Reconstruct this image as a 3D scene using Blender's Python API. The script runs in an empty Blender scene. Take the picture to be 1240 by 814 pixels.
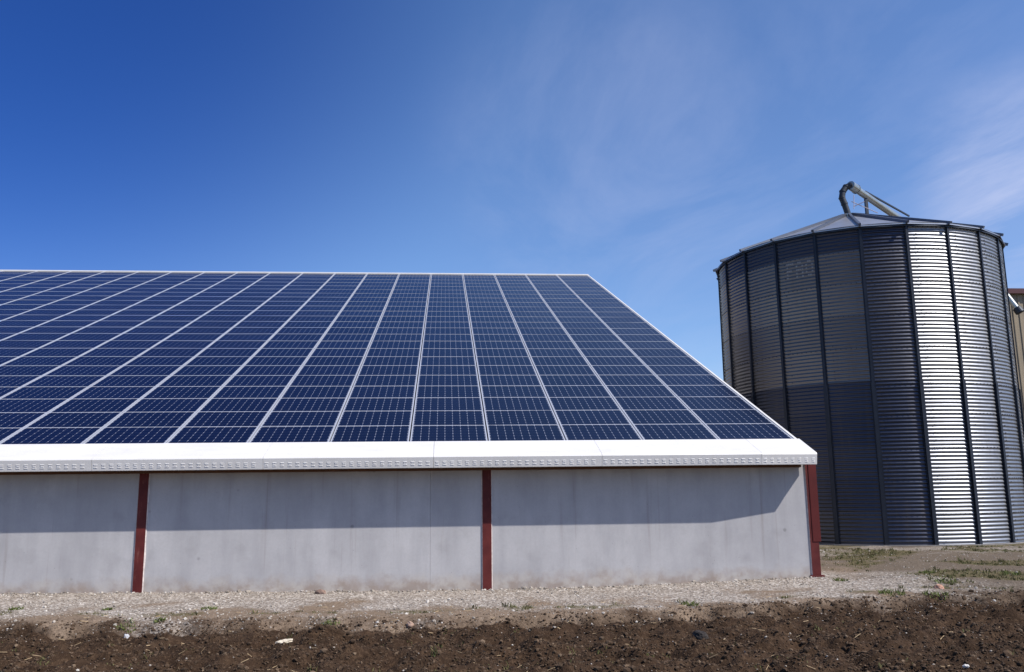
import bpy, bmesh, math, random
import numpy as np
from mathutils import Matrix, Vector, noise
random.seed(7); rng = np.random.default_rng(7)
C = bpy.context.scene.collection
scene = bpy.context.scene
EYE = 1.55                     # eye height above the yard
PI = math.pi

# ------------------------------------------------------------------ helpers
def tag(o, label=None, cat=None, group=None, kind=None):
    if label: o['label'] = label
    if cat: o['category'] = cat
    if group: o['group'] = group
    if kind: o['kind'] = kind
    return o

def empty(name, loc, label, cat, group=None, rot=(0, 0, 0)):
    o = bpy.data.objects.new(name, None); C.objects.link(o)
    o.location = loc; o.rotation_euler = rot; o.empty_display_size = .2
    return tag(o, label, cat, group)

class MB:
    """collects shapes, becomes one mesh object"""
    def __init__(s): s.v = []; s.f = []; s.m = []
    def add(s, vs, fs, mi=0):
        b = len(s.v); s.v += [tuple(v) for v in vs]; s.f += [tuple(b + i for i in f) for f in fs]; s.m += [mi] * len(fs)
    def box(s, x0, x1, y0, y1, z0, z1, M=None, mi=0):
        vs = [Vector(p) for p in ((x0,y0,z0),(x1,y0,z0),(x1,y1,z0),(x0,y1,z0),(x0,y0,z1),(x1,y0,z1),(x1,y1,z1),(x0,y1,z1))]
        if M: vs = [M @ v for v in vs]
        s.add(vs, [(3,2,1,0),(4,5,6,7),(0,1,5,4),(1,2,6,5),(2,3,7,6),(3,0,4,7)], mi)
    def prism(s, poly, x0, x1, M=None, mi=0):
        """poly: (y,z) list, extruded along x"""
        n = len(poly)
        vs = [Vector((x0, a, b)) for a, b in poly] + [Vector((x1, a, b)) for a, b in poly]
        if M: vs = [M @ v for v in vs]
        fs = [tuple(range(n))[::-1], tuple(range(n, 2*n))] + [(i, (i+1) % n, n + (i+1) % n, n + i) for i in range(n)]
        s.add(vs, fs, mi)
    def tube(s, pts, r, seg=16, cap=True, mi=0):
        pts = [Vector(p) for p in pts]
        rs = r if isinstance(r, (list, tuple)) else [r] * len(pts)
        b = len(s.v); up = None
        for i, p in enumerate(pts):
            t = (pts[min(i+1, len(pts)-1)] - pts[max(i-1, 0)]).normalized()
            if up is None:
                up = t.orthogonal().normalized()
            up = (up - t * up.dot(t)).normalized(); w = t.cross(up)
            for k in range(seg):
                a = 2*PI*k/seg
                s.v.append(tuple(p + (up*math.cos(a) + w*math.sin(a)) * rs[i]))
        for i in range(len(pts)-1):
            for k in range(seg):
                s.f.append((b+i*seg+k, b+i*seg+(k+1) % seg, b+(i+1)*seg+(k+1) % seg, b+(i+1)*seg+k)); s.m.append(mi)
        if cap:
            s.f.append(tuple(b+k for k in range(seg))[::-1]); s.m.append(mi)
            s.f.append(tuple(b+(len(pts)-1)*seg+k for k in range(seg))); s.m.append(mi)
    def bar(s, a, b, w, h, mi=0):
        a = Vector(a); b = Vector(b); d = b - a; L = d.length; q = d.to_track_quat('X', 'Z').to_matrix().to_4x4()
        s.box(0, L, -w/2, w/2, -h/2, h/2, Matrix.Translation(a) @ q, mi)
    def build(s, name, mats, parent=None, smooth=False, bevel=0, origin=None):
        me = bpy.data.meshes.new(name)
        vs = s.v
        if origin is not None: vs = [(v[0]-origin[0], v[1]-origin[1], v[2]-origin[2]) for v in vs]
        me.from_pydata(vs, [], s.f)
        if not isinstance(mats, (list, tuple)): mats = [mats]
        for m in mats: me.materials.append(m)
        me.polygons.foreach_set('material_index', s.m)
        if smooth: me.polygons.foreach_set('use_smooth', [True]*len(s.f))
        bm = bmesh.new(); bm.from_mesh(me); bmesh.ops.recalc_face_normals(bm, faces=bm.faces)
        if bevel:
            es = [e for e in bm.edges if len(e.link_faces) == 2 and e.calc_face_angle(0) > .6]
            bmesh.ops.bevel(bm, geom=es, offset=bevel, segments=2, affect='EDGES', profile=.6)
        bm.to_mesh(me); bm.free(); me.update()
        o = bpy.data.objects.new(name, me); C.objects.link(o)
        if parent: o.parent = parent
        if origin is not None: o.location = origin
        return o

# node material helper
class NM:
    def __init__(s, name):
        s.m = bpy.data.materials.new(name); s.m.use_nodes = True; s.t = s.m.node_tree
        s.b = s.t.nodes['Principled BSDF']; s.N = s.t.nodes; s.L = s.t.links
    def n(s, ty, **kw):
        x = s.N.new(ty)
        for k, v in kw.items():
            if k.startswith('_'): setattr(x, k[1:], v)
            else: x.inputs[k.replace('__', ' ')].default_value = v
        return x
    def l(s, a, b): s.L.new(a, b)
    def coord(s, which='Object'):
        return s.n('ShaderNodeTexCoord').outputs[which]
    def pos(s): return s.n('ShaderNodeNewGeometry').outputs['Position']
    def mapping(s, vec, scale):
        x = s.n('ShaderNodeMapping'); s.l(vec, x.inputs['Vector']); x.inputs['Scale'].default_value = scale; return x.outputs[0]
    def noise(s, vec, scale, detail=4, rough=.55, dist=0):
        x = s.n('ShaderNodeTexNoise'); s.l(vec, x.inputs['Vector'])
        x.inputs['Scale'].default_value = scale; x.inputs['Detail'].default_value = detail
        x.inputs['Roughness'].default_value = rough; x.inputs['Distortion'].default_value = dist
        return x.outputs['Fac']
    def ramp(s, fac, stops):
        x = s.n('ShaderNodeValToRGB'); s.l(fac, x.inputs[0]); e = x.color_ramp.elements
        while len(e) < len(stops): e.new(.5)
        for i, (p, c) in enumerate(stops):
            e[i].position = p; e[i].color = (c if len(c) == 4 else (*c, 1)) if isinstance(c, (tuple, list)) else (c, c, c, 1)
        return x.outputs[0]
    def mix(s, fac, a, b, mode='MIX'):
        x = s.n('ShaderNodeMix', _data_type='RGBA', _blend_type=mode)
        for v, i in ((fac, 0), (a, 6), (b, 7)):
            if hasattr(v, 'is_linked'): s.l(v, x.inputs[i])
            else: x.inputs[i].default_value = v if i == 0 or len(v) == 4 else (*v, 1)
        return x.outputs[2]
    def math(s, op, a, b=0, c=0, clamp=False):
        x = s.n('ShaderNodeMath', _operation=op, _use_clamp=clamp)
        for i, v in enumerate((a, b, c)):
            if hasattr(v, 'is_linked'): s.l(v, x.inputs[i])
            else: x.inputs[i].default_value = v
        return x.outputs[0]
    def sep(s, v):
        x = s.n('ShaderNodeSeparateXYZ'); s.l(v, x.inputs[0]); return x.outputs
    def bump(s, h, strength=.3, dist=.01, prev=None):
        x = s.n('ShaderNodeBump'); s.l(h, x.inputs['Height']); x.inputs['Strength'].default_value = strength
        x.inputs['Distance'].default_value = dist
        if prev is not None: s.l(prev, x.inputs['Normal'])
        return x.outputs[0]
    def col(s, c):
        if hasattr(c, 'is_linked'): s.l(c, s.b.inputs['Base Color'])
        else: s.b.inputs['Base Color'].default_value = (*c, 1)
    def set(s, **kw):
        for k, v in kw.items():
            i = s.b.inputs[k.replace('_', ' ')]
            if hasattr(v, 'is_linked'): s.l(v, i)
            else: i.default_value = v
        return s

def simple(name, c, rough=.6, metal=0, var=.12, scale=4, bump=0, spec=.5):
    m = NM(name); p = m.pos()
    f = m.noise(p, scale, 5, .6)
    m.col(m.ramp(f, [(.3, tuple(x*(1-var) for x in c)), (.7, tuple(min(1, x*(1+var)) for x in c))]))
    m.set(Roughness=rough, Metallic=metal); m.b.inputs['Specular IOR Level'].default_value = spec
    if bump: m.set(Normal=m.bump(m.noise(p, scale*12, 3), .25, bump))
    return m.m

# ------------------------------------------------------------------ materials
def concrete_mat():
    m = NM('concrete'); p = m.pos(); x, y, z = m.sep(p)
    big = m.noise(p, .8, 4, .6)
    streak = m.noise(m.mapping(p, (2.2, 1, .4)), 1.3, 5, .6)
    fine = m.noise(p, 34, 4, .65)
    c = m.ramp(big, [(.3, (.358, .349, .36)), (.7, (.462, .45, .458))])
    c = m.mix(m.math('MULTIPLY', m.ramp(streak, [(.42, 0), (.72, 1)]), .42), c, (.25, .245, .26))
    c = m.mix(m.math('MULTIPLY', m.ramp(fine, [(.35, 0), (.7, 1)]), .22), c, (.29, .285, .29))
    # dark blotches and small blowholes
    bl = m.noise(p, 2.3, 3, .5)
    c = m.mix(m.math('MULTIPLY', m.ramp(bl, [(.58, 0), (.72, 1)]), .2), c, (.2, .19, .19))
    v = m.n('ShaderNodeTexVoronoi', Scale=1.7, Randomness=1.0); m.l(m.mapping(p, (1, .2, 1)), v.inputs['Vector'])
    c = m.mix(m.math('MULTIPLY', m.ramp(v.outputs['Distance'], [(.03, 1), (.07, 0)]), .5), c, (.13, .125, .12))
    run = m.noise(m.mapping(p, (7, 1, .25)), 1.5, 3, .5)
    c = m.mix(m.math('MULTIPLY', m.math('MULTIPLY', m.ramp(run, [(.6, 0), (.8, 1)]), m.ramp(m.math('ADD', z, m.math('MULTIPLY', m.noise(p, 1.1, 2), 1.2)), [(1.9/4, 0), (1, 1)])), .4), c, (.19, .15, .125))
    pin = m.n('ShaderNodeTexVoronoi', Scale=9, Randomness=1.0); m.l(m.mapping(p, (1, .1, 1)), pin.inputs['Vector'])
    c = m.mix(m.math('MULTIPLY', m.math('LESS_THAN', pin.outputs['Distance'], .055), m.math('MULTIPLY', m.math('GREATER_THAN', m.noise(p, .9, 2), .5), .5)), c, (.14, .135, .13))
    # splash dirt and lime near the foot
    zz = m.math('ADD', z, m.math('MULTIPLY', m.math('SUBTRACT', m.noise(p, 3.5, 5, .7), .5), .42))
    foot = m.ramp(zz, [(.03, 1), (.26, 0)])
    c = m.mix(m.math('MULTIPLY', foot, .7), c, m.ramp(m.noise(p, 5, 4), [(.4, (.27, .2, .15)), (.6, (.42, .37, .32))]))
    m.col(c); m.set(Roughness=.88, Normal=m.bump(fine, .25, .004)); m.b.inputs['Specular IOR Level'].default_value = .25
    return m.m
M_CONC = concrete_mat()

def post_mat():
    m = NM('red_oxide_paint'); p = m.pos()
    f = m.noise(m.mapping(p, (1, 1, .35)), 9, 6, .65); g = m.noise(p, 3, 3)
    c = m.ramp(g, [(.35, (.072, .010, .010)), (.65, (.115, .02, .018))])
    c = m.mix(m.math('MULTIPLY', m.ramp(f, [(.6, 0), (.74, 1)]), .5), c, (.25, .1, .085))
    m.col(c); m.set(Roughness=.6, Normal=m.bump(f, .15, .003)); m.b.inputs['Specular IOR Level'].default_value = .25; return m.m
M_POST = post_mat()
M_COVER = simple('red_brown_plate', (.085, .011, .010), .55, 0, .12, 3, 0, .25)
M_SEAL = simple('pale_mortar', (.5, .44, .42), .9, 0, .3, 14)
M_SOFFIT = simple('brown_board', (.11, .05, .025), .75, 0, .25, 5)

def white_mat():
    m = NM('white_sheet'); p = m.pos()
    a = m.noise(m.mapping(p, (1, 3, 3)), 1.1, 5, .6); d = m.noise(m.mapping(p, (6, 1, 1)), 2.2, 5, .7)
    c = m.ramp(a, [(.3, (.62, .6, .58)), (.7, (.7, .68, .66))])
    c = m.mix(m.math('MULTIPLY', m.ramp(d, [(.56, 0), (.78, 1)]), .22), c, (.42, .38, .34))
    m.col(c); m.set(Roughness=.42, Normal=m.bump(m.noise(p, .9, 2), .12, .03)); return m.m
M_WHITE = white_mat()
M_ALU = simple('anodised_frame', (.47, .485, .54), .45, .3, .06, 2)

def cell_mat():
    m = NM('solar_cells'); uv = m.n('ShaderNodeUVMap'); uv.uv_map = 'cells'
    x, y, _ = m.sep(uv.outputs[0])
    def edge(t):      # distance to the nearest cell boundary, 0..0.5
        f = m.math('FRACT', t); return m.math('MINIMUM', f, m.math('SUBTRACT', 1, f))
    ex, ey = edge(x), edge(y)
    line = m.math('MAXIMUM', m.math('LESS_THAN', ex, .014), m.math('MULTIPLY', m.math('LESS_THAN', ey, .008), .35))
    dia = m.math('LESS_THAN', m.math('ADD', m.math('MULTIPLY', ex, 1.15), ey), .095)
    gap = m.math('MAXIMUM', m.math('MULTIPLY', line, .42), m.math('MULTIPLY', dia, .75))
    # busbars: two faint silver tracks along each cell row
    by = m.math('ABSOLUTE', m.math('SUBTRACT', m.math('ABSOLUTE', m.math('SUBTRACT', m.math('FRACT', y), .5)), .25))
    bus = m.math('MULTIPLY', m.math('LESS_THAN', by, .006), .1)
    wn = m.n('ShaderNodeTexWhiteNoise', _noise_dimensions='3D')
    fl = m.n('ShaderNodeVectorMath', _operation='FLOOR'); m.l(uv.outputs[0], fl.inputs[0])
    oi = m.n('ShaderNodeObjectInfo'); ad = m.n('ShaderNodeVectorMath', _operation='ADD')
    cb = m.n('ShaderNodeCombineXYZ'); m.l(oi.outputs['Random'], cb.inputs[2]); m.l(fl.outputs[0], ad.inputs[0]); m.l(cb.outputs[0], ad.inputs[1])
    m.l(ad.outputs[0], wn.inputs['Vector'])
    v = m.math('ADD', .82, m.math('ADD', m.math('MULTIPLY', wn.outputs[0], .12), m.math('MULTIPLY', oi.outputs['Random'], .22)))
    base = m.mix(1, (.0026, .0036, .0155), m.mix(0, (1, 1, 1), (1, 1, 1)), 'MULTIPLY')
    hs = m.n('ShaderNodeHueSaturation'); m.l(base, hs.inputs['Color']); m.l(v, hs.inputs['Value'])
    c = m.mix(bus, hs.outputs[0], (.2, .22, .3))
    c = m.mix(gap, c, (.42, .45, .55))
    m.col(c)
    dust = m.noise(m.pos(), 1.3, 5, .65)
    m.set(Roughness=m.math('ADD', .1, m.math('MULTIPLY', dust, .12)), IOR=1.29)
    return m.m
M_CELL = cell_mat()

def zinc_mat():
    m = NM('galvanised_sheet'); uv = m.n('ShaderNodeUVMap'); uv.uv_map = 'sheet'
    x, y, _ = m.sep(uv.outputs[0]); p = m.pos()
    fl = m.n('ShaderNodeVectorMath', _operation='FLOOR'); m.l(uv.outputs[0], fl.inputs[0])
    wn = m.n('ShaderNodeTexWhiteNoise', _noise_dimensions='2D'); m.l(fl.outputs[0], wn.inputs['Vector'])
    fine = m.noise(p, 9, 5, .7); run = m.noise(m.mapping(p, (3, 3, .25)), 1.8, 5, .65)
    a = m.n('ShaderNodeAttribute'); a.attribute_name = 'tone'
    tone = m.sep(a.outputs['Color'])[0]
    # darker, older zinc on some rings; sun highlight painted into the right-hand sheets as lighter colour
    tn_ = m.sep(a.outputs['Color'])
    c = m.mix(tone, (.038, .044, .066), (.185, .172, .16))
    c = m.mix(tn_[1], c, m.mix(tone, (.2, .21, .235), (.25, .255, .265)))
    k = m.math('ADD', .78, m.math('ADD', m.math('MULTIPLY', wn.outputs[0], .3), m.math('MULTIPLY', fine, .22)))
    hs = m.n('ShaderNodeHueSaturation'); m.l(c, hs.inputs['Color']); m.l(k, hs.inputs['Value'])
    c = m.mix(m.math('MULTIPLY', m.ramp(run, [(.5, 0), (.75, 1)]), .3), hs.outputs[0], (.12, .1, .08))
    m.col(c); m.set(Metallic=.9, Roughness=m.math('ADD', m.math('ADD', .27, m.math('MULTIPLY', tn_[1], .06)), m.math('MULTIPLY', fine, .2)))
    return m.m
M_ZINC = zinc_mat()
M_STIFF = simple('dark_zinc_post', (.02, .025, .038), .5, .5, .2, 3)
M_ROOFZ = simple('silo_roof_zinc', (.42, .42, .44), .38, .75, .12, 1.5)
M_RIB = simple('silo_roof_rib', (.11, .125, .16), .45, .6, .15, 2)
M_PIPE = simple('galvanised_pipe', (.42, .44, .42), .34, .8, .15, 3)
M_DARK = simple('dark_steel', (.035, .04, .05), .5, .5, .2, 5)
M_WIRE = simple('bare_wire', (.5, .42, .42), .4, .6, .1, 5)
M_FOUND = simple('silo_footing', (.2, .19, .19), .9, 0, .2, 6, .01)
M_LETTER = simple('pale_lettering', (.3, .285, .265), .7, .1, .25, 20)
M_CLAD = simple('tan_cladding', (.25, .2, .135), .6, .1, .12, .8)
M_TRIM = simple('dark_red_trim', (.07, .012, .014), .5, 0, .1, 2)
M_ROOFDECK = simple('roof_underlay', (.03, .03, .035), .8, 0, .1, 3)
M_BACK = simple('grey_roof_sheet', (.3, .3, .32), .5, .2, .1, 1)

# ------------------------------------------------------------------ camera
PITCH, YAW, ROLL, FPX = 0.178782593, 0.077867034, -0.0117542, 1053.45376
Fv = Vector((math.sin(YAW)*math.cos(PITCH), math.cos(YAW)*math.cos(PITCH), math.sin(PITCH)))
R0 = Vector((math.cos(YAW), -math.sin(YAW), 0)); U0 = R0.cross(Fv)
Rv = R0*math.cos(ROLL) + U0*math.sin(ROLL); Uv = U0*math.cos(ROLL) - R0*math.sin(ROLL)
cam = bpy.data.objects.new('camera', bpy.data.cameras.new('camera')); C.objects.link(cam)
mw = Matrix(((Rv.x, Uv.x, -Fv.x, 0), (Rv.y, Uv.y, -Fv.y, 0), (Rv.z, Uv.z, -Fv.z, EYE), (0, 0, 0, 1)))
cam.matrix_world = mw
cam.data.sensor_width = 36; cam.data.lens = FPX/1240*36; cam.data.clip_end = 4000; cam.data.clip_start = .1
scene.camera = cam

# ------------------------------------------------------------------ light
SX, SY, SZ = 0.585, -0.360, 0.727          # towards the sun: from the right, behind the camera, 46 degrees up
sv = Vector((SX, SY, SZ)).normalized()
el = math.asin(sv.z)
sun = bpy.data.objects.new('sun', bpy.data.lights.new('sun', 'SUN')); C.objects.link(sun)
sun.data.energy = 4.2; sun.data.angle = math.radians(.53); sun.data.color = (1, .95, .87)
sun.rotation_euler = (-sv).to_track_quat('-Z', 'Y').to_euler()
w = bpy.data.worlds.new('World'); scene.world = w; w.use_nodes = True
nt = w.node_tree; bg = nt.nodes['Background']
sky = nt.nodes.new('ShaderNodeTexSky'); sky.sky_type = 'NISHITA'; sky.sun_disc = False
sky.sun_elevation = el; sky.sun_rotation = math.atan2(sv.x, sv.y)
sky.altitude = 100; sky.air_density = 1.0; sky.dust_density = .35; sky.ozone_density = 3.0
def wn(ty, **kw):
    x = nt.nodes.new(ty)
    for k, v in kw.items(): setattr(x, k, v)
    return x
tc = wn('ShaderNodeTexCoord')
def wmath(op, a, b=0.0, clamp=False):
    x = wn('ShaderNodeMath', operation=op, use_clamp=clamp)
    for i, v in enumerate((a, b)):
        if hasattr(v, 'is_linked'): nt.links.new(v, x.inputs[i])
        else: x.inputs[i].default_value = v
    return x.outputs[0]
# cirrus: streaky high cloud on a plane high above (direction / height)
sp = wn('ShaderNodeSeparateXYZ'); nt.links.new(tc.outputs['Generated'], sp.inputs[0])
zc = wmath('MAXIMUM', sp.outputs[2], .04)
px = wmath('DIVIDE', sp.outputs[0], zc); py = wmath('DIVIDE', sp.outputs[1], zc)
cb = wn('ShaderNodeCombineXYZ'); nt.links.new(px, cb.inputs[0]); nt.links.new(py, cb.inputs[1])
mp = wn('ShaderNodeMapping'); nt.links.new(cb.outputs[0], mp.inputs[0]); mp.inputs['Rotation'].default_value = (0, 0, math.radians(35)); mp.inputs['Scale'].default_value = (1.1, .42, 1)
n1 = wn('ShaderNodeTexNoise'); nt.links.new(mp.outputs[0], n1.inputs['Vector'])
n1.inputs['Scale'].default_value = 1.5; n1.inputs['Detail'].default_value = 9; n1.inputs['Roughness'].default_value = .62; n1.inputs['Distortion'].default_value = .5
r1 = wn('ShaderNodeValToRGB'); nt.links.new(n1.outputs['Fac'], r1.inputs[0]); r1.color_ramp.elements[0].position = .42; r1.color_ramp.elements[1].position = .82
def blob(d, inner, outer):       # cloud patch round a direction
    d = Vector(d).normalized()
    dp = wn('ShaderNodeVectorMath', operation='DOT_PRODUCT'); nt.links.new(tc.outputs['Generated'], dp.inputs[0]); dp.inputs[1].default_value = d
    mr = wn('ShaderNodeMapRange', interpolation_type='SMOOTHSTEP'); nt.links.new(dp.outputs['Value'], mr.inputs[0])
    mr.inputs[1].default_value = math.cos(math.radians(outer)); mr.inputs[2].default_value = math.cos(math.radians(inner))
    return mr.outputs[0]
def pixdir(x, y): return (Fv + Rv*((x-620)/FPX) + Uv*((407-y)/FPX)).normalized()
patches = [(pixdir(715, 190), 1, 13, .26), (pixdir(1235, 195), 0, 6.5, .62), (pixdir(1270, 320), 0, 8, .4), (pixdir(900, 20), 0, 18, .12), (pixdir(1150, 330), 0, 26, .2)]
acc = None
for d, i, o, k in patches:
    v = wmath('MULTIPLY', blob(d, i, o), k); acc = v if acc is None else wmath('ADD', acc, v)
fac = wmath('MULTIPLY', acc, wmath('ADD', wmath('MULTIPLY', r1.outputs[0], .9), .12), True)
hs0 = wn('ShaderNodeHueSaturation'); nt.links.new(sky.outputs[0], hs0.inputs['Color']); hs0.inputs['Saturation'].default_value = 1.14
# the clear sky is deepest away from the sun, up to the left
deep = blob(pixdir(-90, -130), 3, 34)
tint = wn('ShaderNodeMix', data_type='RGBA'); nt.links.new(deep, tint.inputs[0]); tint.inputs[6].default_value = (1.05, 1.04, 1.2, 1); tint.inputs[7].default_value = (.23, .41, .83, 1)
hsv = wn('ShaderNodeMix', data_type='RGBA', blend_type='MULTIPLY'); hsv.inputs[0].default_value = 1; nt.links.new(hs0.outputs[0], hsv.inputs[6]); nt.links.new(tint.outputs[2], hsv.inputs[7])
mxc = wn('ShaderNodeMix', data_type='RGBA'); nt.links.new(fac, mxc.inputs[0]); nt.links.new(hsv.outputs[2], mxc.inputs[6]); mxc.inputs[7].default_value = (4.4, 4.9, 6.9, 1)
nt.links.new(mxc.outputs[2], bg.inputs['Color']); bg.inputs['Strength'].default_value = .09
scene.view_settings.view_transform = 'Standard'; scene.view_settings.look = 'None'
scene.view_settings.exposure = .55; scene.view_settings.gamma = 1

# ------------------------------------------------------------------ ground
def g_wall(x):
    return float(np.interp(x, [-30, -7.3, -5, .7, 3, 6.4, 9, 14, 30], [.03, .012, -.008, -.08, -.052, .03, .045, .05, .05]))
def edge_y(x):        # where the ploughed soil begins
    return float(np.interp(x, [-30, -8, -4, 0, 3, 6, 9, 14, 30], [12.1, 12.15, 11.9, 11.75, 12.0, 12.4, 12.85, 13.1, 13.1]))
def n2(x, y, s, oct=4, seed=0): return noise.fractal(Vector((x*s, y*s, seed)), 1.0, 2.1, oct)
def height(x, y):
    g = g_wall(x)
    e = edge_y(x) + .16*n2(x, 0, 1.3, 3, 5)
    t = e - y                                   # >0 : in the field
    s = min(1, max(0, (t + .05)/.28)); s = s*s*(3-2*s)
    g = g*(1 - .6*min(1, max(0, (15.3-y)/4)))
    z = g - .085*s
    if y > 14.6 and x < 6.6: z += .018*(y-14.6)
    if t > -.3:
        k = min(1, (t+.3)/.5)
        z += k*(.12*noise.turbulence(Vector((x*2.3, y*3.0, 2)), 4, False) - .05)
        z += k*.045*math.sin(y*5.2 + .6*n2(x, y, .35, 2, 9))
        z += k*.04*noise.fractal(Vector((x*9, y*9, 4)), .8, 2.1, 3)
    elif y < 26:
        z += .012*n2(x, y, 2.2, 4, 3) + .008*n2(x, y, 9, 2, 8)
        if x > 7 and y < 20: z += .03*n2(x, y, .9, 3, 12)
    return z, t
def grid(a, b, step, far, growth=1.35):
    xs = list(np.arange(a, b + 1e-6, step)); d = step; x = xs[-1]
    hi = []
    while x < far: d *= growth; x += d; hi.append(x)
    d = step; x = a; lo = []
    while x > -far: d *= growth; x -= d; lo.append(x)
    return np.array(lo[::-1] + xs + hi)
gx = grid(-9.5, 13, .045, 900); gy = grid(6.6, 15.4, .04, 900)
gx = np.concatenate([gx[gx <= 13.01], np.arange(13.08, 19, .09), gx[gx > 19]])
mid = gy[(gy > 15.4)]
gy = np.concatenate([gy[gy <= 15.41], np.arange(15.5, 23.5, .1), gy[gy > 23.5]])
nx, ny = len(gx), len(gy)
V = np.zeros((ny, nx, 3)); MK = np.zeros((ny, nx, 4), np.float32)
def grass_at(x, y):
    """how much dry grass grows here (0..1)"""
    v = n2(x, y, .55, 4, 21)
    k = min(1, max(0, (x-7.2)/1.5)) * (1 if y > 12.6 else 0)
    a = max(0, min(1, (v*1.1 + .18)*2.0))*k
    b = max(0, 1-abs(y-(edge_y(x)+.75+.3*n2(x, 0, .6, 2, 30)))/.35) * max(0, min(1, .35+n2(x, y, 1.2, 3, 33)*2)) if x < 9 else 0
    return max(a, b*.9)
for j, y in enumerate(gy):
    for i, x in enumerate(gx):
        if -11 < x < 20 and 6 < y < 27:
            z, t = height(x, y)
            soil = min(1, max(0, (t + .3 + .45*n2(x, y, 2.2, 4, 40))/.6))
            gv = n2(x, y, .9, 4, 50)
            grav = min(1, max(0, (1.35 - abs(y-14.7)*.5 + gv*.95))) if x < 7 else min(1, max(0, 1.1 - math.hypot((x-7)*.42, (y-14.6)*.4) + gv*.55))
            if y > 20 and x > 7: grav = max(grav, min(1, .55+gv))
            V[j, i] = (x, y, z); MK[j, i] = (soil, grav, grass_at(x, y), 1)
        else:
            far = max(0, math.hypot(x, y)-40)
            V[j, i] = (x, y, .0 + (.05 if y > 12 else -.06)); MK[j, i] = (1 if y < 12 or far > 30 else .2, .3, .5, 1)
hx0, hy0 = np.array(gx), np.array(gy)
def zat(x, y):
    i = min(nx-2, max(0, int(np.searchsorted(hx0, x)-1))); j = min(ny-2, max(0, int(np.searchsorted(hy0, y)-1)))
    a = (x-hx0[i])/(hx0[i+1]-hx0[i]); b = (y-hy0[j])/(hy0[j+1]-hy0[j])
    return float((V[j, i, 2]*(1-a)+V[j, i+1, 2]*a)*(1-b) + (V[j+1, i, 2]*(1-a)+V[j+1, i+1, 2]*a)*b)

def ground_mat():
    m = NM('soil_and_gravel'); p = m.pos(); a = m.n('ShaderNodeAttribute'); a.attribute_name = 'mask'
    soil, grav, grass = m.sep(a.outputs['Color'])[:3]
    f1 = m.noise(p, 3.2, 6, .65); f2 = m.noise(p, 22, 5, .7); f3 = m.noise(p, 70, 3, .6)
    cs = m.ramp(f1, [(.3, (.021, .0115, .0062)), (.55, (.043, .025, .0148)), (.75, (.074, .046, .028))])
    cs = m.mix(m.math('MULTIPLY', m.ramp(f2, [(.5, 0), (.7, 1)]), .7), cs, (.115, .072, .043))
    vo = m.n('ShaderNodeTexVoronoi', Scale=33, Randomness=1.0); m.l(p, vo.inputs['Vector'])
    ce = m.ramp(f2, [(.3, (.12, .085, .058)), (.7, (.3, .222, .16))])
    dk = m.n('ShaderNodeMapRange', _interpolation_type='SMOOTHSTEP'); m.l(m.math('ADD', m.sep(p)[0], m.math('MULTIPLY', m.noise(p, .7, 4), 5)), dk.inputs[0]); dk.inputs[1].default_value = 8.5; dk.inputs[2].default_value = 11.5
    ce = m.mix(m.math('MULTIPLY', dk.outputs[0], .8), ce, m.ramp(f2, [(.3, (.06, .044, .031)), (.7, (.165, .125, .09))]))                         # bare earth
    cgr = m.ramp(m.sep(vo.outputs['Color'])[0], [(.0, (.13, .105, .085)), (.45, (.3, .255, .215)), (.85, (.47, .415, .365)), (1, (.66, .61, .56))])
    c = m.mix(m.math('MULTIPLY', m.ramp(m.math('ADD', grav, m.math('SUBTRACT', f2, .5)), [(.25, 0), (.65, 1)]), .92), ce, cgr)
    c = m.mix(m.math('MULTIPLY', m.ramp(f1, [(.52, 0), (.74, 1)]), .45), c, (.15, .115, .085))
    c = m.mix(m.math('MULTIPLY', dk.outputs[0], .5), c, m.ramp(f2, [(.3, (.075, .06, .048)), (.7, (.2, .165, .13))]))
    gf = m.math('MULTIPLY', m.ramp(m.math('ADD', grass, m.math('SUBTRACT', f2, .55)), [(.2, 0), (.7, 1)]), .8)
    c = m.mix(gf, c, m.ramp(f3, [(.35, (.06, .058, .022)), (.65, (.15, .115, .06))]))
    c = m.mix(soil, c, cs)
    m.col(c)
    h = m.math('ADD', m.math('MULTIPLY', f2, 1.0), m.math('MULTIPLY', f3, .5))
    b = m.bump(h, .8, .03); b2 = m.bump(vo.outputs['Distance'], .5, .015, b)
    m.set(Roughness=.95, Normal=b2); m.b.inputs['Specular IOR Level'].default_value = .12
    return m.m
M_GROUND = ground_mat()
def ground_piece(name, rows, label=None):
    j0, j1 = rows
    vs = V[j0:j1+1].reshape(-1, 3); n = j1-j0
    idx = np.arange((n+1)*nx).reshape(n+1, nx)
    fs = np.stack([idx[:-1, :-1], idx[:-1, 1:], idx[1:, 1:], idx[1:, :-1]], -1).reshape(-1, 4)
    me = bpy.data.meshes.new(name); me.from_pydata(vs.tolist(), [], fs.tolist()); me.materials.append(M_GROUND)
    at = me.color_attributes.new('mask', 'FLOAT_COLOR', 'POINT'); at.data.foreach_set('color', MK[j0:j1+1].reshape(-1))
    me.polygons.foreach_set('use_smooth', [True]*len(fs))
    o = bpy.data.objects.new(name, me); C.objects.link(o); return tag(o, kind='structure')
jb = int(np.searchsorted(gy, 11.8))
ground_piece('ploughed_field', (0, jb)); ground_piece('gravel_yard', (jb, ny-1))

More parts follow.
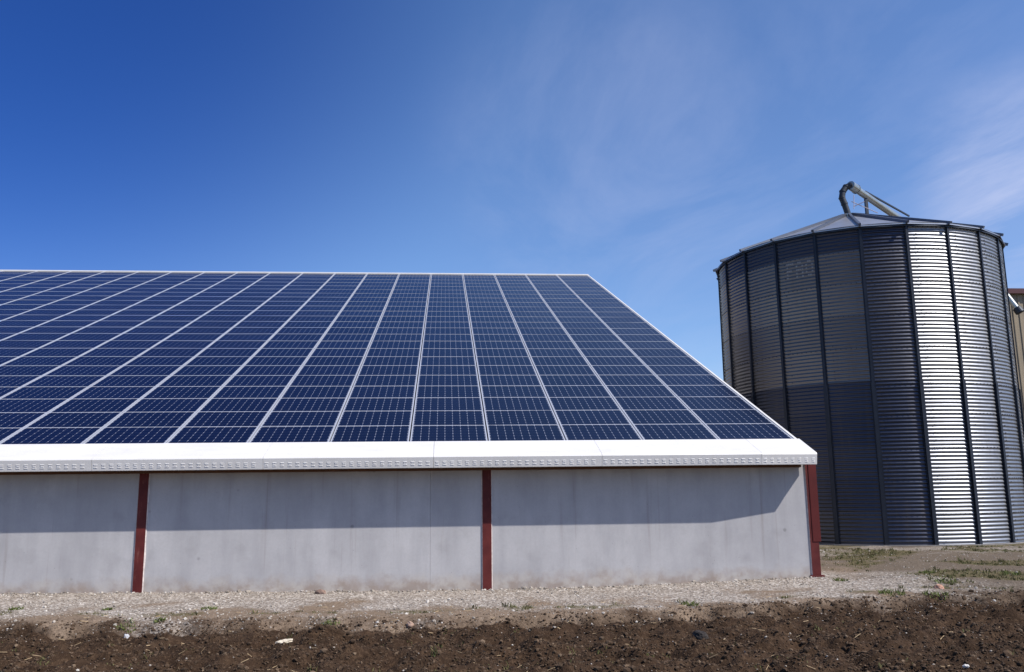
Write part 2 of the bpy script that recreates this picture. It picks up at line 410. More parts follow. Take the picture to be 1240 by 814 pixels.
# scattered bits: many little polyhedra in one mesh
def ico():
    bm = bmesh.new(); bmesh.ops.create_icosphere(bm, subdivisions=1, radius=1)
    v = np.array([x.co[:] for x in bm.verts]); f = np.array([[q.index for q in x.verts] for x in bm.faces]); bm.free(); return v, f
IV, IF = ico()
def scatter(name, pts, sizes, squash, mat, label):
    n = len(pts); nv = len(IV)
    vs = np.zeros((n, nv, 3))
    for k in range(n):
        a = rng.uniform(0, 2*PI); c, s = math.cos(a), math.sin(a)
        q = IV*(1 + rng.uniform(-.28, .28, (nv, 1)))*np.array([1, rng.uniform(.55, 1), rng.uniform(*squash)])*sizes[k]
        q = q @ np.array([[c, s, 0], [-s, c, 0], [0, 0, 1]])
        vs[k] = q + np.array(pts[k])
    fs = (IF[None] + (np.arange(n)*nv)[:, None, None]).reshape(-1, 3)
    me = bpy.data.meshes.new(name); me.from_pydata(vs.reshape(-1, 3).tolist(), [], fs.tolist()); me.materials.append(mat)
    at = me.attributes.new('rnd', 'FLOAT', 'POINT'); at.data.foreach_set('value', np.repeat(rng.uniform(0, 1, n), nv).astype(np.float32))
    o = bpy.data.objects.new(name, me); C.objects.link(o)
    return tag(o, label, kind='stuff')
def bits_mat(name, stops, rough=.9):
    m = NM(name); a = m.n('ShaderNodeAttribute'); a.attribute_name = 'rnd'
    m.col(m.mix(.25, m.ramp(a.outputs['Fac'], stops), m.ramp(m.noise(m.pos(), 60, 3), [(.3, stops[0][1]), (.7, stops[-1][1])])))
    m.set(Roughness=rough); m.b.inputs['Specular IOR Level'].default_value = .2; return m.m
M_CLOD = bits_mat('clods', [(0, (.017, .0095, .0055)), (.55, (.055, .033, .02)), (.88, (.08, .05, .031)), (1, (.17, .12, .08))], .97)
M_STONE = bits_mat('stones', [(0, (.13, .105, .085)), (.6, (.3, .26, .22)), (1, (.58, .54, .49))])
pts, sz = [], []
while len(pts) < 62000:
    y = 7.0 + 6.2*random.random()**1.1; x = random.uniform(-8.6*y/12, 9.8*y/12)
    if y > edge_y(x)+.1+.35*random.random()**3 or n2(x, y, 1.6, 2, 60) < random.uniform(-.8, .2): continue
    s = min(.042, .0095*math.exp(random.gauss(.0, .5))); pts.append((x, y, zat(x, y)+s*.25)); sz.append(s)
scatter('soil_clods', pts, sz, (.5, .85), M_CLOD, 'loose dark brown clods strewn over the ploughed field')
pts, sz = [], []
while len(pts) < 16000:
    if random.random() < .7:
        y = random.uniform(11.6, 15.22); x = random.uniform(-9, 8.5)
        p = .3 + (.7 if y > 15.0 else 0) + .35*n2(x, y, .9, 3, 50)
    elif random.random() < .5:
        y = random.uniform(13, 22.5); x = random.uniform(6.7, 18); p = .5 + .6*n2(x, y, .8, 3, 50)
    else:
        y = random.uniform(7, 12); x = random.uniform(-6, 9.5); p = .3 if random.random() < .6 else 0
    if random.random() > p: continue
    s = min(.035, .0075*math.exp(random.gauss(0, .5))); pts.append((x, y, zat(x, y)+s*.2)); sz.append(s)
for _ in range(900):
    x = random.uniform(-9, 6.45); y = 15.29 - .09*random.random()**1.6; s = min(.04, .014*math.exp(random.gauss(0, .5)))
    if n2(x, 0, 1.1, 3, 91) < random.uniform(-.5, .25): continue
    pts.append((x, y, zat(x, y)+s*.3+.02*max(0, n2(x, 0, 2, 2, 92)))); sz.append(s)
scatter('loose_gravel', pts, sz, (.5, .8), M_STONE, 'pale loose stones scattered over yard and soil')

# straw
pts_v, pts_f = [], []
for _ in range(750):
    y = random.uniform(7.2, 13.2); x = random.uniform(-7*y/10, 8.5*y/10)
    if n2(x, y, .7, 3, 120) < random.uniform(-.3, .3): continue
    L = random.uniform(.02, .1); a = random.gauss(0, .7); dx, dy = math.cos(a)*L/2, math.sin(a)*L/2; wd = random.uniform(.002, .0045)
    z0, z1 = zat(x-dx, y-dy)+.012+.01*random.random(), zat(x+dx, y+dy)+.012+.012*random.random(); b = len(pts_v)
    pts_v += [(x-dx, y-dy-wd, z0), (x+dx, y+dy-wd, z1), (x+dx, y+dy+wd, z1), (x-dx, y-dy+wd, z0), (x-dx, y-dy, z0+wd*1.5), (x+dx, y+dy, z1+wd*1.5)]
    pts_f += [(b, b+1, b+5, b+4), (b+3, b+4, b+5, b+2), (b, b+3, b+2, b+1)]
me = bpy.data.meshes.new('straw'); me.from_pydata(pts_v, [], pts_f); me.materials.append(simple('straw_stalks', (.3, .215, .12), .8, 0, .35, 6))
o = bpy.data.objects.new('straw', me); C.objects.link(o); tag(o, 'dry straw stalks strewn over the dark soil', kind='stuff')

# grass
def blades(mb_v, mb_f, x, y, n, r, h, spread):
    for _ in range(n):
        a = random.uniform(0, 2*PI); d = r*math.sqrt(random.random()); bx, by = x+d*math.cos(a), y+d*math.sin(a)
        z = zat(bx, by)-.01; L = h*random.uniform(.5, 1.15); w_ = random.uniform(.004, .009)
        t = random.uniform(0, 2*PI); lean = spread*random.uniform(.2, 1); dx, dy = math.cos(t)*lean*L, math.sin(t)*lean*L
        q = random.uniform(0, PI); wx, wy = math.cos(q)*w_, math.sin(q)*w_
        b = len(mb_v)
        mb_v += [(bx-wx, by-wy, z), (bx+wx, by+wy, z), (bx+dx*.4+wx*.8, by+dy*.4+wy*.8, z+L*.62), (bx+dx*.4-wx*.8, by+dy*.4-wy*.8, z+L*.62), (bx+dx, by+dy, z+L*.95)]
        mb_f += [(b, b+1, b+2, b+3), (b+3, b+2, b+4)]
def grass_mat(name, stops):
    m = NM(name); m.col(m.ramp(m.noise(m.pos(), 14, 3, .7), stops)); m.set(Roughness=.7)
    m.b.inputs['Specular IOR Level'].default_value = .25; return m.m
M_GRASS = grass_mat('dry_grass', [(.3, (.05, .06, .017)), (.5, (.085, .085, .028)), (.72, (.19, .15, .075))])
M_WEED = grass_mat('green_weed', [(.3, (.06, .085, .016)), (.7, (.12, .14, .035))])
gv, gf = [], []
c = 0
while c < 3400:
    if random.random() < .62: y = random.uniform(12.7, 22.3); x = random.uniform(7, 18.5)
    elif random.random() < .6: y = random.uniform(11.2, 14); x = random.uniform(-9, 9)
    else: y = random.uniform(7.2, 11.8); x = random.uniform(-6.5, 9); 
    g = grass_at(x, y) if y > 11.2 else .3*(n2(x, y, .8, 3, 77) > .0)
    if random.random() > g: continue
    blades(gv, gf, x, y, random.randint(5, 11), .05, min(.16, random.uniform(.02, .055)*math.exp(random.gauss(0, .4))), .9); c += 1
me = bpy.data.meshes.new('short_grass'); me.from_pydata(gv, [], gf); me.materials.append(M_GRASS)
o = bpy.data.objects.new('short_grass', me); C.objects.link(o); tag(o, 'short sparse dry grass growing on the bare yard', kind='stuff')

def ground_hit(x, y):
    d = pixdir(x, y); t = 6.0
    while t < 60:
        P = Vector((0, 0, EYE)) + d*t
        if P.z < zat(P.x, P.y): return P
        t += .03
    return P
weeds = [
 ((20, 738), .10, 'small green weed in the gravel strip, farthest left of the weeds along the wall'),
 ((130, 739), .08, 'yellowish weed in pale gravel, just below and left of the leftmost red post'),
 ((254, 738), .12, 'bushy green weed on the gravel right of the leftmost red post, halfway to the field'),
 ((193, 752), .08, 'tiny green weed on the gravel edge right below the leftmost red post'),
 ((154, 760), .11, 'green weed growing where gravel meets dark soil below the leftmost red post'),
 ((400, 757), .13, 'leafy green weed at the soil edge midway between the two left posts'),
 ((835, 733), .14, 'dull green weed at the soil edge in front of the right concrete bay'),
 ((1017, 704), .13, 'small bright green weed on pale gravel beside the corner post'),
 ((1145, 705), .2, 'wide bright green weed on brown earth in front of the silo'),
 ((1080, 719), .22, 'broad flat green weed clump beside the dark ploughed soil, right of the barn'),
 ((1133, 721), .18, 'green weed next to the orange shard in front of the silo'),
 ((1122, 694), .14, 'upright green weed behind the others, nearest the silo'),
 ((1224, 696), .18, 'green weed at the far right below the bright silo sheets'),
]
for (px_, py_), r, lab in weeds:
    P = ground_hit(px_, py_); gv, gf = [], []
    blades(gv, gf, P.x, P.y, int(45 + 260*r), r*.95, .03 + r*.24, 1.6)
    me = bpy.data.meshes.new('weed'); me.from_pydata([(a-P.x, b-P.y, cc-P.z) for a, b, cc in gv], [], gf); me.materials.append(M_WEED)
    o = bpy.data.objects.new('weed', me); C.objects.link(o); o.location = P; tag(o, lab, 'weed', 'green weeds on the yard')
def lump(name, pix, dims, colr, lab, cat, sink=.3, seed=1):
    P = ground_hit(*pix); r = np.random.default_rng(seed)
    bm = bmesh.new(); bmesh.ops.create_icosphere(bm, subdivisions=3, radius=1)
    for v in bm.verts:
        k = 1 + .35*noise.noise(v.co*1.6 + Vector((seed*3.1, 0, 0))) + .12*noise.noise(v.co*5 + Vector((0, seed, 0)))
        v.co = Vector((v.co.x*dims[0], v.co.y*dims[1], v.co.z*dims[2]))*k
    me = bpy.data.meshes.new(name); bm.to_mesh(me); bm.free(); me.materials.append(simple(name+'_surface', colr, .85, 0, .3, 25, .003))
    o = bpy.data.objects.new(name, me); C.objects.link(o); o.location = (P.x, P.y, P.z + dims[2]*sink); o.rotation_euler = (0, 0, r.uniform(0, 3))
    return tag(o, lab, cat)
lump('stone', (345, 778), (.13, .05, .025), (.48, .42, .33), 'flat pale stone lying on dark soil left of the middle red post', 'stone', .4, 2)
lump('stone', (153, 773), (.035, .03, .035), (.42, .42, .44), 'small grey white stone in the dark soil below the leftmost red post', 'stone', .5, 3)
lump('tile_shard', (1137, 713), (.07, .05, .045), (.42, .23, .16), 'orange clay shard on brown earth in front of the silo', 'shard', .4, 4)
lump('stone', (388, 719), (.11, .06, .05), (.2, .13, .1), 'brown stone lying against the concrete wall foot', 'stone', .4, 5)
lump('soil_lump', (848, 772), (.13, .08, .055), (.02, .014, .011), 'black lump of earth on the soil below the right concrete bay', 'clod', .3, 6)
lump('stone', (497, 760), (.07, .05, .05), (.33, .22, .16), 'tan stone on the soil edge left of the middle red post', 'stone', .4, 7)
lump('stone', (1170, 808), (.035, .03, .02), (.5, .48, .45), 'white stone on dark soil at the lower right corner', 'stone', .4, 8)

# ------------------------------------------------------------------ barn
X11, Y0, Z0, A, PX, PY = 6.3712, 15.5517, 0.9098 + EYE, 0.37522, 1.4, .99
NR = 24
ca, sa = math.cos(A), math.sin(A)
YW, YF = 15.31, 14.814
ZFB, ZFT = .4334 + EYE, .6238 + EYE
XL = X11 - 24*PX                                   # left end of the barn
RIDGE_Y, RIDGE_Z = Y0 + NR*PY*ca, Z0 + NR*PY*sa
barn = empty('barn', (X11, YW, 0), 'long grey concrete barn with red posts under a white eave and solar roof', 'barn')
def B(mb, name, mat, **kw):
    o = mb.build(name, mat, None, **kw); o.parent = barn; o.matrix_parent_inverse = Matrix.Translation(-Vector(barn.location)); return o
SLOPE = Matrix.Translation((0, Y0, Z0)) @ Matrix.Rotation(A, 4, 'X')      # local: x, v up the slope, n
XE = 6.42                                           # right end of roof and wall
post_x = [6.503 - 5.78*k for k in range(6)]
# concrete panels between the posts, two per bay
for k in range(5):
    x1 = post_x[k] - (.075 if k == 0 else .004); x0 = post_x[k+1] + .004
    xm = (x0*.5+x1*.5) if k != 1 else post_x[2] + .875*5.78*1.0 - .0
    if k == 1: xm = .683 - .93
    for a, b in (((x0, xm-.0012), (xm+.0012, x1)) if k == 1 else ((x0, x1),)):
        mb = MB(); mb.box(a, b, YW, YW+.18, -.25, ZFT-.02); B(mb, 'concrete_panel', M_CONC, bevel=.002)
def ibeam(mb, xc, y0, z0, z1, wd=.155, dp=.2):
    mb.box(xc-wd/2, xc+wd/2, y0, y0+.014, z0, z1)
    mb.box(xc-wd/2, xc+wd/2, y0+dp-.014, y0+dp, z0, z1)
    mb.box(xc-.005, xc+.005, y0+.0145, y0+dp-.0145, z0, z1)
for k, x in enumerate(post_x):
    mb = MB(); ibeam(mb, x, YW-.022, -.2, ZFT-.03); o = B(mb, 'post', M_POST)
    for s in (-1, 1):
        if k == 0 and s > 0: continue
        q = MB(); n = 26; zt = ZFT-.05; x_in = x + s*.0745
        vs = []; 
        for i in range(n+1):
            z = -.1 + (zt+.1)*i/n; wdt = .012 + .02*abs(noise.noise(Vector((k*7.3+s, z*3, 1))))
            vs += [(x_in, YW-.021, z), (x_in + s*wdt, YW-.004, z), (x_in, YW+.001, z), (x_in+s*wdt, YW+.001, z)]
        fs = []
        for i in range(n): b = i*4; fs += [(b, b+1, b+5, b+4), (b+1, b+3, b+7, b+5), (b+3, b+2, b+6, b+7)]
        q.add(vs, fs); so = q.build('sealant', M_SEAL); so.parent = o
        so.matrix_parent_inverse = (Matrix.Translation(barn.location) @ barn.matrix_world.inverted() @ Matrix.Identity(4)).inverted() @ Matrix.Translation(barn.location) if False else Matrix.Identity(4)
    if k == 0:
        q = MB(); q.box(x-.03, x+.115, YW-.032, YW-.0235, -.9+EYE, ZFT-.04); q.box(x+.107, x+.115, YW-.0233, YW+.22, -.9+EYE, ZFT-.04)
        so = q.build('cover_plate', M_COVER); so.parent = o; so['label'] = 'darker red brown plate over the upper corner post'
        q = MB(); q.box(x-.12, x+.12, YW-.06, YW+.2, -.05, .075); so = q.build('base_plate', M_POST); so.parent = o
# eave flashing in 3 m sheets
seams = [6.48, 5.46, 2.67, -.19, -3.0, -5.74, -8.6, -11.45, -14.3, -17.15, -20, -22.85, -25.7, XL]
for k in range(len(seams)-1):
    x1, x0 = seams[k], seams[k+1]
    t = .085 if k == 0 else 0                      # the end sheet is dressed back a little
    mb = MB(); x0g, x1g = x0+.0025, x1-(.0025 if k else 0)
    def prof(dy, e=0):
        yf = YF+dy-.03; yb = YF+dy+.004        # the face leans in towards its foot
        return [(Y0+.012*0, Z0+.012), (yf+.045, ZFT+.012+.018), (yf+.012, ZFT+.012), (yf, ZFT-.012), (yb, ZFB+.006), (yb+.006, ZFB), (yb+.09, ZFB+.004),
                (yb+.09, ZFB+.008), (yb+.012, ZFB+.012), (yf+.008, ZFT-.02), (yf+.05, ZFT+.01), (Y0, Z0-.004)]
    pa, pb = prof(0), prof(t); n = len(pa)
    vs = [(x0g, a, b) for a, b in pa] + [(x1g - (.02*max(0, (a-YF-t)/(Y0-YF)) if k == 0 else 0), a, b) for a, b in pb]
    mb.add(vs, [tuple(range(n))[::-1], tuple(range(n, 2*n))] + [(i, (i+1) % n, n+(i+1) % n, n+i) for i in range(n)])
    x = x0 + .06
    zc_ = (ZFB+ZFT)/2 - .012
    while x < x1-.05:                              # pressed louvres, three slats each
        dy0 = t*(x-x0)/(x1-x0)
        for q in (-1, 0, 1):
            z = zc_ + q*.026; dy = dy0 - .03 + .034*(ZFT-.012-z)/(ZFT-ZFB-.018)
            w2 = .03 if q != 0 else .022
            mb.add([(x-w2, YF+dy+.0005, z-.008), (x+w2, YF+dy+.0005, z-.008), (x+w2, YF+dy-.0045, z-.006), (x-w2, YF+dy-.0045, z-.006), (x-w2, YF+dy+.0005, z+.01), (x+w2, YF+dy+.0005, z+.01)],
                   [(0, 1, 2, 3), (3, 2, 5, 4), (0, 3, 4), (1, 5, 2)])
        x += .1265
    if k == 0:
        mb.prism([(YF+t+.008, ZFB+.006), (YF+t-.026, ZFT-.012), (YF+t+.06, ZFT+.02), (YW-.1, ZFT+.13), (YW-.1, ZFB+.02)], x1g-.014, x1g-.004)
    B(mb, 'eave_flashing', M_WHITE)
mb = MB(); mb.box(XL, XE-.05, YF+.1, YW-.0005, ZFB+.012, ZFB+.03); B(mb, 'soffit', M_SOFFIT)
mb = MB(); mb.box(XL, XE-.1, YW-.1, YW-.002, ZFB-.035, ZFB+.0115); B(mb, 'wall_plate', M_SOFFIT)
# roof deck, rake trim, ridge cap, rear roof, gables
mb = MB(); mb.box(XL, XE-.03, -.02, NR*PY-.01, -.16, -.07, SLOPE); B(mb, 'roof', M_ROOFDECK)
mb = MB(); mb.box(X11+.004, X11+.05, -.005, NR*PY+.02, -.19, .012, SLOPE); B(mb, 'rake_trim', M_WHITE)
mb = MB(); mb.box(XL-.06, XL-.012, -.005, NR*PY+.02, -.19, .012, SLOPE); B(mb, 'rake_trim', M_WHITE)
mb = MB(); mb.prism([(RIDGE_Y-.1, RIDGE_Z-.04), (RIDGE_Y-.1, RIDGE_Z+.0), (RIDGE_Y+.12, RIDGE_Z+.075), (RIDGE_Y+.4, RIDGE_Z-.02), (RIDGE_Y+.4, RIDGE_Z-.06), (RIDGE_Y+.1, RIDGE_Z-.01)], XL-.05, X11+.05); B(mb, 'ridge_cap', M_WHITE)
RB = 52.0; zb = RIDGE_Z - (RB-RIDGE_Y)*math.tan(A)
mb = MB(); mb.prism([(RIDGE_Y+.12, RIDGE_Z+.0), (RB, zb), (RB, zb-.12), (RIDGE_Y+.12, RIDGE_Z-.12)], XL, XE); B(mb, 'rear_roof', M_BACK)
for xg in (XE-.26, XL+.02):
    mb = MB(); mb.prism([(YW+.19, -.25), (RB-.3, -.25), (RB-.3, zb-.05), (RIDGE_Y, RIDGE_Z-.22), (YW+.19, ZFT-.02)], xg, xg+.18); B(mb, 'gable_wall', M_CONC)
mb = MB(); mb.box(XL+.21, XE-.27, RB-.48, RB-.31, -.25, zb-.14); B(mb, 'rear_wall', M_CONC)

# ------------------------------------------------------------------ solar panels
MW, MH, FW, FV = 1.374, .986, .023, .014
def panel_bits():
    la, fr = MB(), MB()
    hw, hh = MW/2, MH/2
    la.box(-hw+FW, hw-FW, -hh+FV, hh-FV, -.03, -.004)
    fr.box(-hw, hw, -hh, -hh+FV, -.04, 0); fr.box(-hw, hw, hh-FV, hh, -.04, 0)
    fr.box(-hw, -hw+FW, -hh+FV, hh-FV, -.04, 0); fr.box(hw-FW, hw, -hh+FV, hh-FV, -.04, 0)
    return la, fr
la, fr = panel_bits()
p0 = la.build('solar_panel', M_CELL); f0 = fr.build('frame', M_ALU)
CW, CH = (MW-2*FW-.02)/9, (MH-2*FV-.02)/6
def set_uv(me, cen=None):
    uv = me.uv_layers.new(name='cells')
    for lo in me.loops:
        v = me.vertices[lo.vertex_index].co; cx, cy = cen[lo.vertex_index] if cen else (0, 0)
        uv.data[lo.index].uv = ((v.x-cx)/CW + 4.5 + 20, (v.y-cy)/CH + 3 + 20)
set_uv(p0.data)
f0.parent = p0
def world_of(c, r): return SLOPE @ Vector((X11 - (c-.5)*PX, (r-.5)*PY, 0))     # c=1 right column, r=1 eave row
def in_frame(P):
    d = P - Vector((0, 0, EYE)); z = d.dot(Fv)
    x = 620 + FPX*d.dot(Rv)/z; y = 407 - FPX*d.dot(Uv)/z
    return x, y, z
ORD = ['zeroth', 'first', 'second', 'third', 'fourth', 'fifth', 'sixth', 'seventh', 'eighth', 'ninth', 'tenth', 'eleventh', 'twelfth', 'thirteenth', 'fourteenth',
       'fifteenth', 'sixteenth', 'seventeenth', 'eighteenth', 'nineteenth', 'twentieth', 'twenty-first', 'twenty-second', 'twenty-third', 'twenty-fourth']
cand, rest = [], []
NCOL = 24
for cidx in range(1, NCOL+1):
    for r in range(1, NR+1):
        P = world_of(cidx, r)
        us = [in_frame(SLOPE @ Vector((X11 - (cidx-.5)*PX + a*MW/2, (r-.5)*PY + b*MH/2, 0))) for a in (-1, 1) for b in (-1, 1)]
        xs = [min(1240, max(0, q[0])) for q in us]
        vis = min(1, (max(xs)-min(xs))/max(1, (max(q[0] for q in us)-min(q[0] for q in us))))
        cand.append((-vis/(us[0][2]**3), cidx, r))
cand.sort()
keep = {(c_, r_) for k, c_, r_ in cand[:300]}
rest = [(c_, r_) for k, c_, r_ in cand[300:]]
first = True
ROT = (A, 0, 0)
for c_, r_ in sorted(keep):
    if first: o, f = p0, f0; first = False
    else:
        o = p0.copy(); C.objects.link(o); f = f0.copy(); C.objects.link(f); f.parent = o
    o.location = world_of(c_, r_)
    o.rotation_euler = (A + math.radians(random.gauss(0, .12)), math.radians(random.gauss(0, .12)), 0)
    row = 'lowest row above the white eave' if r_ == 1 else ('top row under the ridge' if r_ == NR else f'{ORD[r_]} row above the eave')
    colm = 'rightmost column' if c_ == 1 else f'{ORD[c_]} column from the right edge'
    tag(o, f'blue solar panel, {row}, {colm}', 'solar panel', 'dark blue solar panels on the barn roof')
# the remaining, farthest panels as one mass
la, fr = MB(), MB(); cen = []
hw, hh = MW/2, MH/2
for c_, r_ in rest:
    x, v = X11 - (c_-.5)*PX, (r_-.5)*PY
    la.box(x-hw+FW, x+hw-FW, v-hh+FV, v+hh-FV, -.03, -.004); cen += [(x, v)]*8
    for b in ((x-hw, x+hw, v-hh, v-hh+FV), (x-hw, x+hw, v+hh-FV, v+hh), (x-hw, x-hw+FW, v-hh+FV, v+hh-FV), (x+hw-FW, x+hw, v-hh+FV, v+hh-FV)): fr.box(*b, -.04, 0)
ro = la.build('solar_panel_array', M_CELL); set_uv(ro.data, cen); ro.location = (0, Y0, Z0); ro.rotation_euler = ROT
fo = fr.build('frames', M_ALU, ro)
tag(ro, 'farther dark blue solar panels filling the upper left of the barn roof', kind='stuff')

# ------------------------------------------------------------------ silo
SC = Vector((13.49, 27.08, 0)); SR = 4.327; ZT = 7.364 + EYE; ZB = .05
silo = empty('grain_silo', (SC.x, SC.y, ZB), 'round corrugated galvanised grain silo with dark vertical stiffeners and conical roof', 'silo')
def S(mb, name, mat, **kw):
    o = mb.build(name, mat, silo, **kw); o.matrix_parent_inverse = Matrix.Identity(4); return o
def cyl(phi, r, z): return Vector((r*math.sin(phi), -r*math.cos(phi), z-ZB))     # silo-local; phi 0 faces -Y, positive right
NS = 22; PH0 = math.radians(-6.6); DP = 2*PI/NS
rings = [ZT, 6.72+EYE] + [6.72+EYE - .9425*k for k in range(1, 5)] + [2.95+EYE - .887*k for k in range(1, 6)]
rings[5] = 2.95+EYE; rings[-1] = ZB+.03
PITCHC, AMP = .1035, .0105
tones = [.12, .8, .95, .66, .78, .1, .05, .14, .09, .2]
for k in range(len(rings)-1):
    z1, z0 = rings[k], rings[k+1]
    nz = max(4, int(round((z1-z0)/PITCHC*8))); na = NS*8
    off = .0012*(k % 2)
    vs, uvs, tn = [], [], []
    for j in range(nz+1):
        z = z0 + (z1-z0)*j/nz
        rr = SR + off + AMP*math.cos(2*PI*(z-ZB)/PITCHC)
        for i in range(na+1):
            ph = PH0 + DP*i/8
            vs.append(cyl(ph, rr, z)); uvs.append((i/8+.0005, k+.2))
    fs = [(j*(na+1)+i, j*(na+1)+i+1, (j+1)*(na+1)+i+1, (j+1)*(na+1)+i) for j in range(nz) for i in range(na)]
    nf = len(fs)
    mb = MB()                                       # bolt heads along the upper lap of the ring and beside the posts
    zr = ZB + PITCHC*round((z1-.06-ZB)/PITCHC)
    for q in range(NS*9):
        mb.box(-.011, .011, -SR-AMP-.012, -SR-AMP+.004, zr-ZB-.011, zr-ZB+.011, Matrix.Rotation(PH0 + DP*(q+.5)/9, 4, 'Z'))
    for sh in range(NS):
        for q in range(4):
            z = ZB + PITCHC*round((z0 + (z1-z0)*(q+.5)/4-ZB)/PITCHC)
            mb.box(-.011, .011, -SR-AMP-.012, -SR-AMP+.004, z-ZB-.011, z-ZB+.011, Matrix.Rotation(PH0 + DP*sh + .062, 4, 'Z'))
    nb = len(vs); vs += [Vector(v) for v in mb.v]
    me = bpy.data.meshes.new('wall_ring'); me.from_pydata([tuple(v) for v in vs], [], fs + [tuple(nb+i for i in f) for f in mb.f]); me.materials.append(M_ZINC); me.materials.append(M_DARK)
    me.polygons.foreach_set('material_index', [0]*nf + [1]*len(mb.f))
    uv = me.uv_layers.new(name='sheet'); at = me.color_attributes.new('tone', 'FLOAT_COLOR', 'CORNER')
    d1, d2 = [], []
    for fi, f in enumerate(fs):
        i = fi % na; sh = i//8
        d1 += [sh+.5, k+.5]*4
        d2 += [tones[k]*(.3 if sh == NS-1 else 1), 1.0 if sh in (0, 1, 2, 3, 4, 5, 6) else 0.0, 0, 1.0]*4  # sunward sheets painted lighter for the highlight, the sheet left of them darkened
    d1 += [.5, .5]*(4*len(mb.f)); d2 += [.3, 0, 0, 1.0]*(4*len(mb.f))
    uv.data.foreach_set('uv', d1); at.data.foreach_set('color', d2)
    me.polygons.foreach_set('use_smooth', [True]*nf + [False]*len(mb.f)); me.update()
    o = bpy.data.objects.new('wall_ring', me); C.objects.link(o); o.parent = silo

for k in range(NS):
    ph = PH0 + DP*k
    M = Matrix.Rotation(ph, 4, 'Z')
    mb = MB()
    def hat(w2, d, z0, z1):        # folded steel: two flanges and a raised web
        mb.box(-w2, w2, -SR-d, -SR-.011, z0-ZB, z1-ZB, M)
        mb.box(-w2-.03, -w2-.0005, -SR-.02, -SR-.0112, z0-ZB, z1-ZB, M); mb.box(w2+.0005, w2+.03, -SR-.02, -SR-.0112, z0-ZB, z1-ZB, M)
    hat(.029, .05, 2.75+EYE, ZT-.03); hat(.045, .07, ZB+.02, 2.9+EYE)
    S(mb, 'stiffener', M_STIFF)
# roof
RE = 4.45; ZA = 8.95+EYE; RA = .32
def roofz(r): return ZT+.02 + (ZA-ZT-.02)*(RE-r)/(RE-RA)
mb = MB()
for k in range(NS):
    p0_, p1_ = PH0+DP*k, PH0+DP*(k+1)
    vs = [cyl(p0_, RE, roofz(RE)), cyl(p1_, RE, roofz(RE)), cyl(p1_, RA, ZA), cyl(p0_, RA, ZA)]
    vs += [v - Vector((0, 0, .03)) for v in vs]
    mb.add(vs, [(0, 1, 2, 3), (7, 6, 5, 4), (0, 4, 5, 1)])
S(mb, 'roof', M_ROOFZ)
for k in range(NS):
    ph = PH0+DP*k; mb = MB(); d = cyl(ph, 1, ZB)
    a = cyl(ph, RA+.05, ZA+.035); b = cyl(ph, RE+.07, roofz(RE+.07)+.035)
    mb.bar(a, b, .07, .075); S(mb, 'roof_rib', M_RIB)
mb = MB(); n = 88; vs = []
for z, r in ((ZT+.05, RE-.06), (ZT-.06, RE-.05), (ZT-.06, RE-.07), (ZT-.02, SR-.03)):
    vs += [cyl(2*PI*i/n, r, z) for i in range(n)]
mb.add(vs, [(j*n+i, j*n+(i+1) % n, (j+1)*n+(i+1) % n, (j+1)*n+i) for j in range(3) for i in range(n)]); S(mb, 'eave_ring', M_DARK)
mb = MB()
mb.tube([(0, 0, ZA-ZB-.06), (0, 0, ZA-ZB+.07)], .36, 28); mb.tube([(0, 0, ZA-ZB+.071), (0, 0, ZA-ZB+.1)], .27, 28); S(mb, 'roof_collar', M_PIPE)
mb = MB(); mb.tube([(0, 0, -.3), (0, 0, .02)], SR+.13, 88); S(mb, 'foundation', M_FOUND)
# stencilled letters: short pale dashes on the crests of the corrugation
glyph = {'F': ['####', '#...', '###.', '#...', '#...'], 'A': ['.##.', '#..#', '####', '#..#', '#..#'], 'O': ['.##.', '#..#', '#..#', '#..#', '.##.']}
mb = MB(); cz0 = math.floor((6.66+EYE-ZB)/PITCHC)
phl = math.radians(-51)
for li, ch in enumerate('FAO'):
    for ri, row in enumerate(glyph[ch]):
        for ci, q in enumerate(row):
            if q != '#': continue
            z = (cz0-ri)*PITCHC + ZB; ph = phl + (li*5.0 + ci)*.058/SR
            M = Matrix.Rotation(ph, 4, 'Z')
            mb.box(-.024, .024, -SR-AMP-.0055, -SR-AMP-.0015, z-ZB-.022, z-ZB+.022, M)
S(mb, 'lettering', M_LETTER)

# ------------------------------------------------------------------ filling pipe on the silo roof
def at_px(x, y, Y):
    d = pixdir(x, y); return Vector((0, 0, EYE)) + d*(Y/d.y)
top = Vector((SC.x, SC.y, ZA+.1))
pipe = empty('filling_pipe', top, 'galvanised filling pipe with dark bent elbow standing on the silo roof apex', 'pipe')
def Q(mb, name, mat, parent=None, **kw):
    o = mb.build(name, mat, parent or pipe, origin=None, **kw); o.matrix_parent_inverse = Matrix.Identity(4)
    return o
def lp(x, y, Y): return at_px(x, y, Y) - top
sh = at_px(1029.8, 255, SC.y).x - at_px(1022, 255, SC.y).x         # apex lands a little right of the photo's
DX = Vector((sh*.9, 0, .0))
h = lp(1024.8, 225.8, SC.y) + DX
e = lp(1084, 266, SC.y+2.2) + DX
d = (e-h).normalized(); end = h + d*((e-h).length*1.9)
mb = MB(); mb.tube([h, end], .115, 24); Q(mb, 'pipe', M_PIPE, smooth=False)
mb = MB(); mb.tube([h - d*.12, h + d*.26], .15, 24); mb.tube([h+d*.27, h+d*.3], .165, 24); Q(mb, 'sleeve', M_PIPE)
mb = MB()
el_pts = [Vector((0, 0, .0)), lp(1015.5, 247, SC.y)+DX, lp(1012.5, 239.5, SC.y)+DX, lp(1013.5, 232, SC.y)+DX, lp(1017.5, 226.5, SC.y)+DX, h - d*.1]
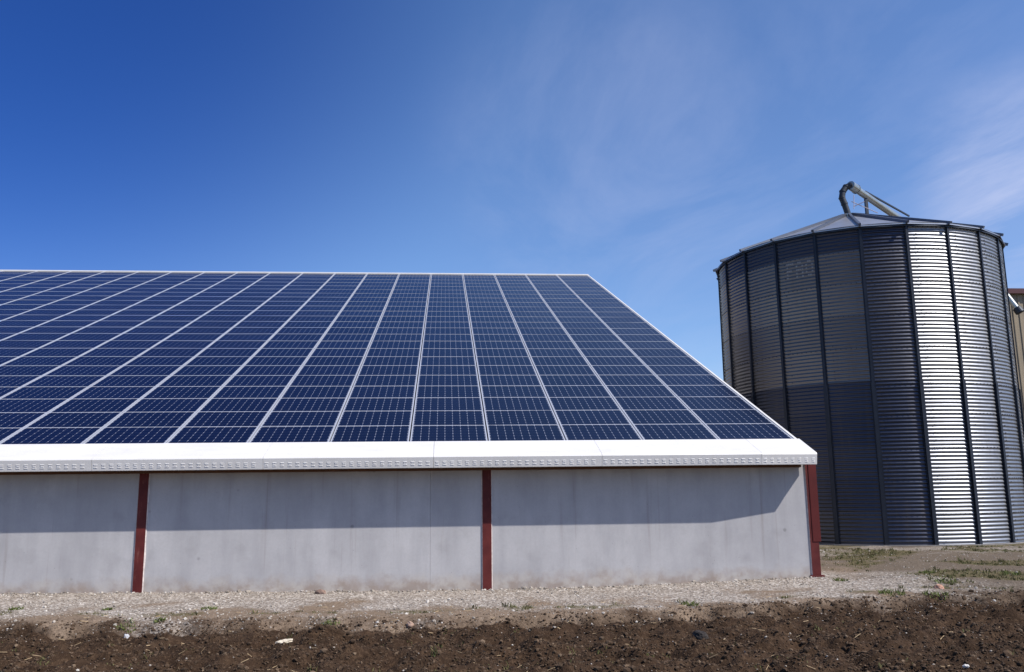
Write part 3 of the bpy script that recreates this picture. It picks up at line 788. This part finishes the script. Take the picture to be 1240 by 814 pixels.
for i in range(len(el_pts)-1):                                  # lobster-back segments
    a, b = el_pts[i], el_pts[i+1]; dd = (b-a).normalized()
    mb.tube([a - dd*.035, b + dd*.035], .1 + .004*(i % 2), 20)
    mb.tube([b - dd*.02, b + dd*.02], .115, 20)
Q(mb, 'elbow', M_DARK)
mb = MB(); s0 = h + d*.95; mb.bar(s0, Vector((s0.x, s0.y, -.35 - .35)), .09, .09); Q(mb, 'strut', M_DARK)
mb = MB(); a = h + d*.95 + Vector((0, 0, .15)); b = e + d*.5 + Vector((.12, 0, .30)); mb.bar(a, b, .05, .05)
mb.bar(a + Vector((0, 0, -.16)), a, .04, .04); Q(mb, 'brace', M_DARK)
for p_, q_ in (((1027, 236), (1027, 253)), ((1024, 244), (1056, 258)), ((1027, 250), (1040, 244))):
    mb = MB(); mb.tube([lp(*p_, SC.y)+DX, lp(*q_, SC.y-.1)+DX], .012, 6); Q(mb, 'wire', M_WIRE)
mb = MB(); bend = [end - d*.05, end + d*.12 + Vector((0, 0, -.05)), end + d*.2 + Vector((0, 0, -.25)), Vector((end.x+d.x*.2, end.y+d.y*.2, -top.z+.05))]
mb.tube(bend, .115, 20); Q(mb, 'down_pipe', M_PIPE)

# ------------------------------------------------------------------ shed behind the silo
YS = 38.0; XS0, XS1 = 24.2, 44.0; ZS = 8.98 + EYE
shed = empty('shed', (XS0, YS, 0), 'tan ribbed metal building with dark red roof edge behind the silo', 'building')
def H(mb, name, mat): 
    o = mb.build(name, mat, shed); o.matrix_parent_inverse = Matrix.Translation(-Vector(shed.location)); return o
mb = MB(); prof = []
x = XS0
while x < XS1:
    prof += [(x, YS), (x+.17, YS), (x+.2, YS-.035), (x+.27, YS-.035), (x+.3, YS)]; x += .3
xs_end = prof[-1][0]
pl = prof; n = len(pl)
vs = [(a, b, -.1) for a, b in pl] + [(a, b, ZS) for a, b in pl]
mb.add(vs, [(i, i+1, n+i+1, n+i) for i in range(n-1)]); mb.box(XS0, xs_end, YS+.02, YS+14, -.1, ZS-.01); H(mb, 'wall', M_CLAD)
mb = MB(); mb.box(XS0-.15, xs_end+.15, YS-.22, YS-.17, ZS-.05, ZS+.19); H(mb, 'roof_trim', M_TRIM)
mb = MB(); mb.prism([(YS-.16, ZS+.0), (YS+7, ZS+1.2), (YS+14.2, ZS), (YS+14.2, ZS+.1), (YS+7, ZS+1.32), (YS-.16, ZS+.12)], XS0-.12, xs_end+.12); H(mb, 'roof', M_BACK)
a, b = at_px(1218.5, 357, YS-.55), at_px(1232, 374, YS-.75)
sp_ = empty('spout', a, 'short grey metal spout pipe under the roof edge of the tan building', 'spout')
def K(mb, name, mat): return mb.build(name, mat, sp_)
dd = (b-a)
mb = MB(); mb.tube([-dd*.3, dd*.9], .12, 18); K(mb, 'pipe', M_PIPE)
mb = MB(); mb.tube([dd*.9, dd*.95, dd*1.25, dd*1.3], [.13, .19, .2, .15], 18); K(mb, 'hood', M_DARK)
mb = MB(); mb.bar(dd*.4, dd*.4 + Vector((0, .62, .15)), .06, .06); K(mb, 'bracket', M_DARK)
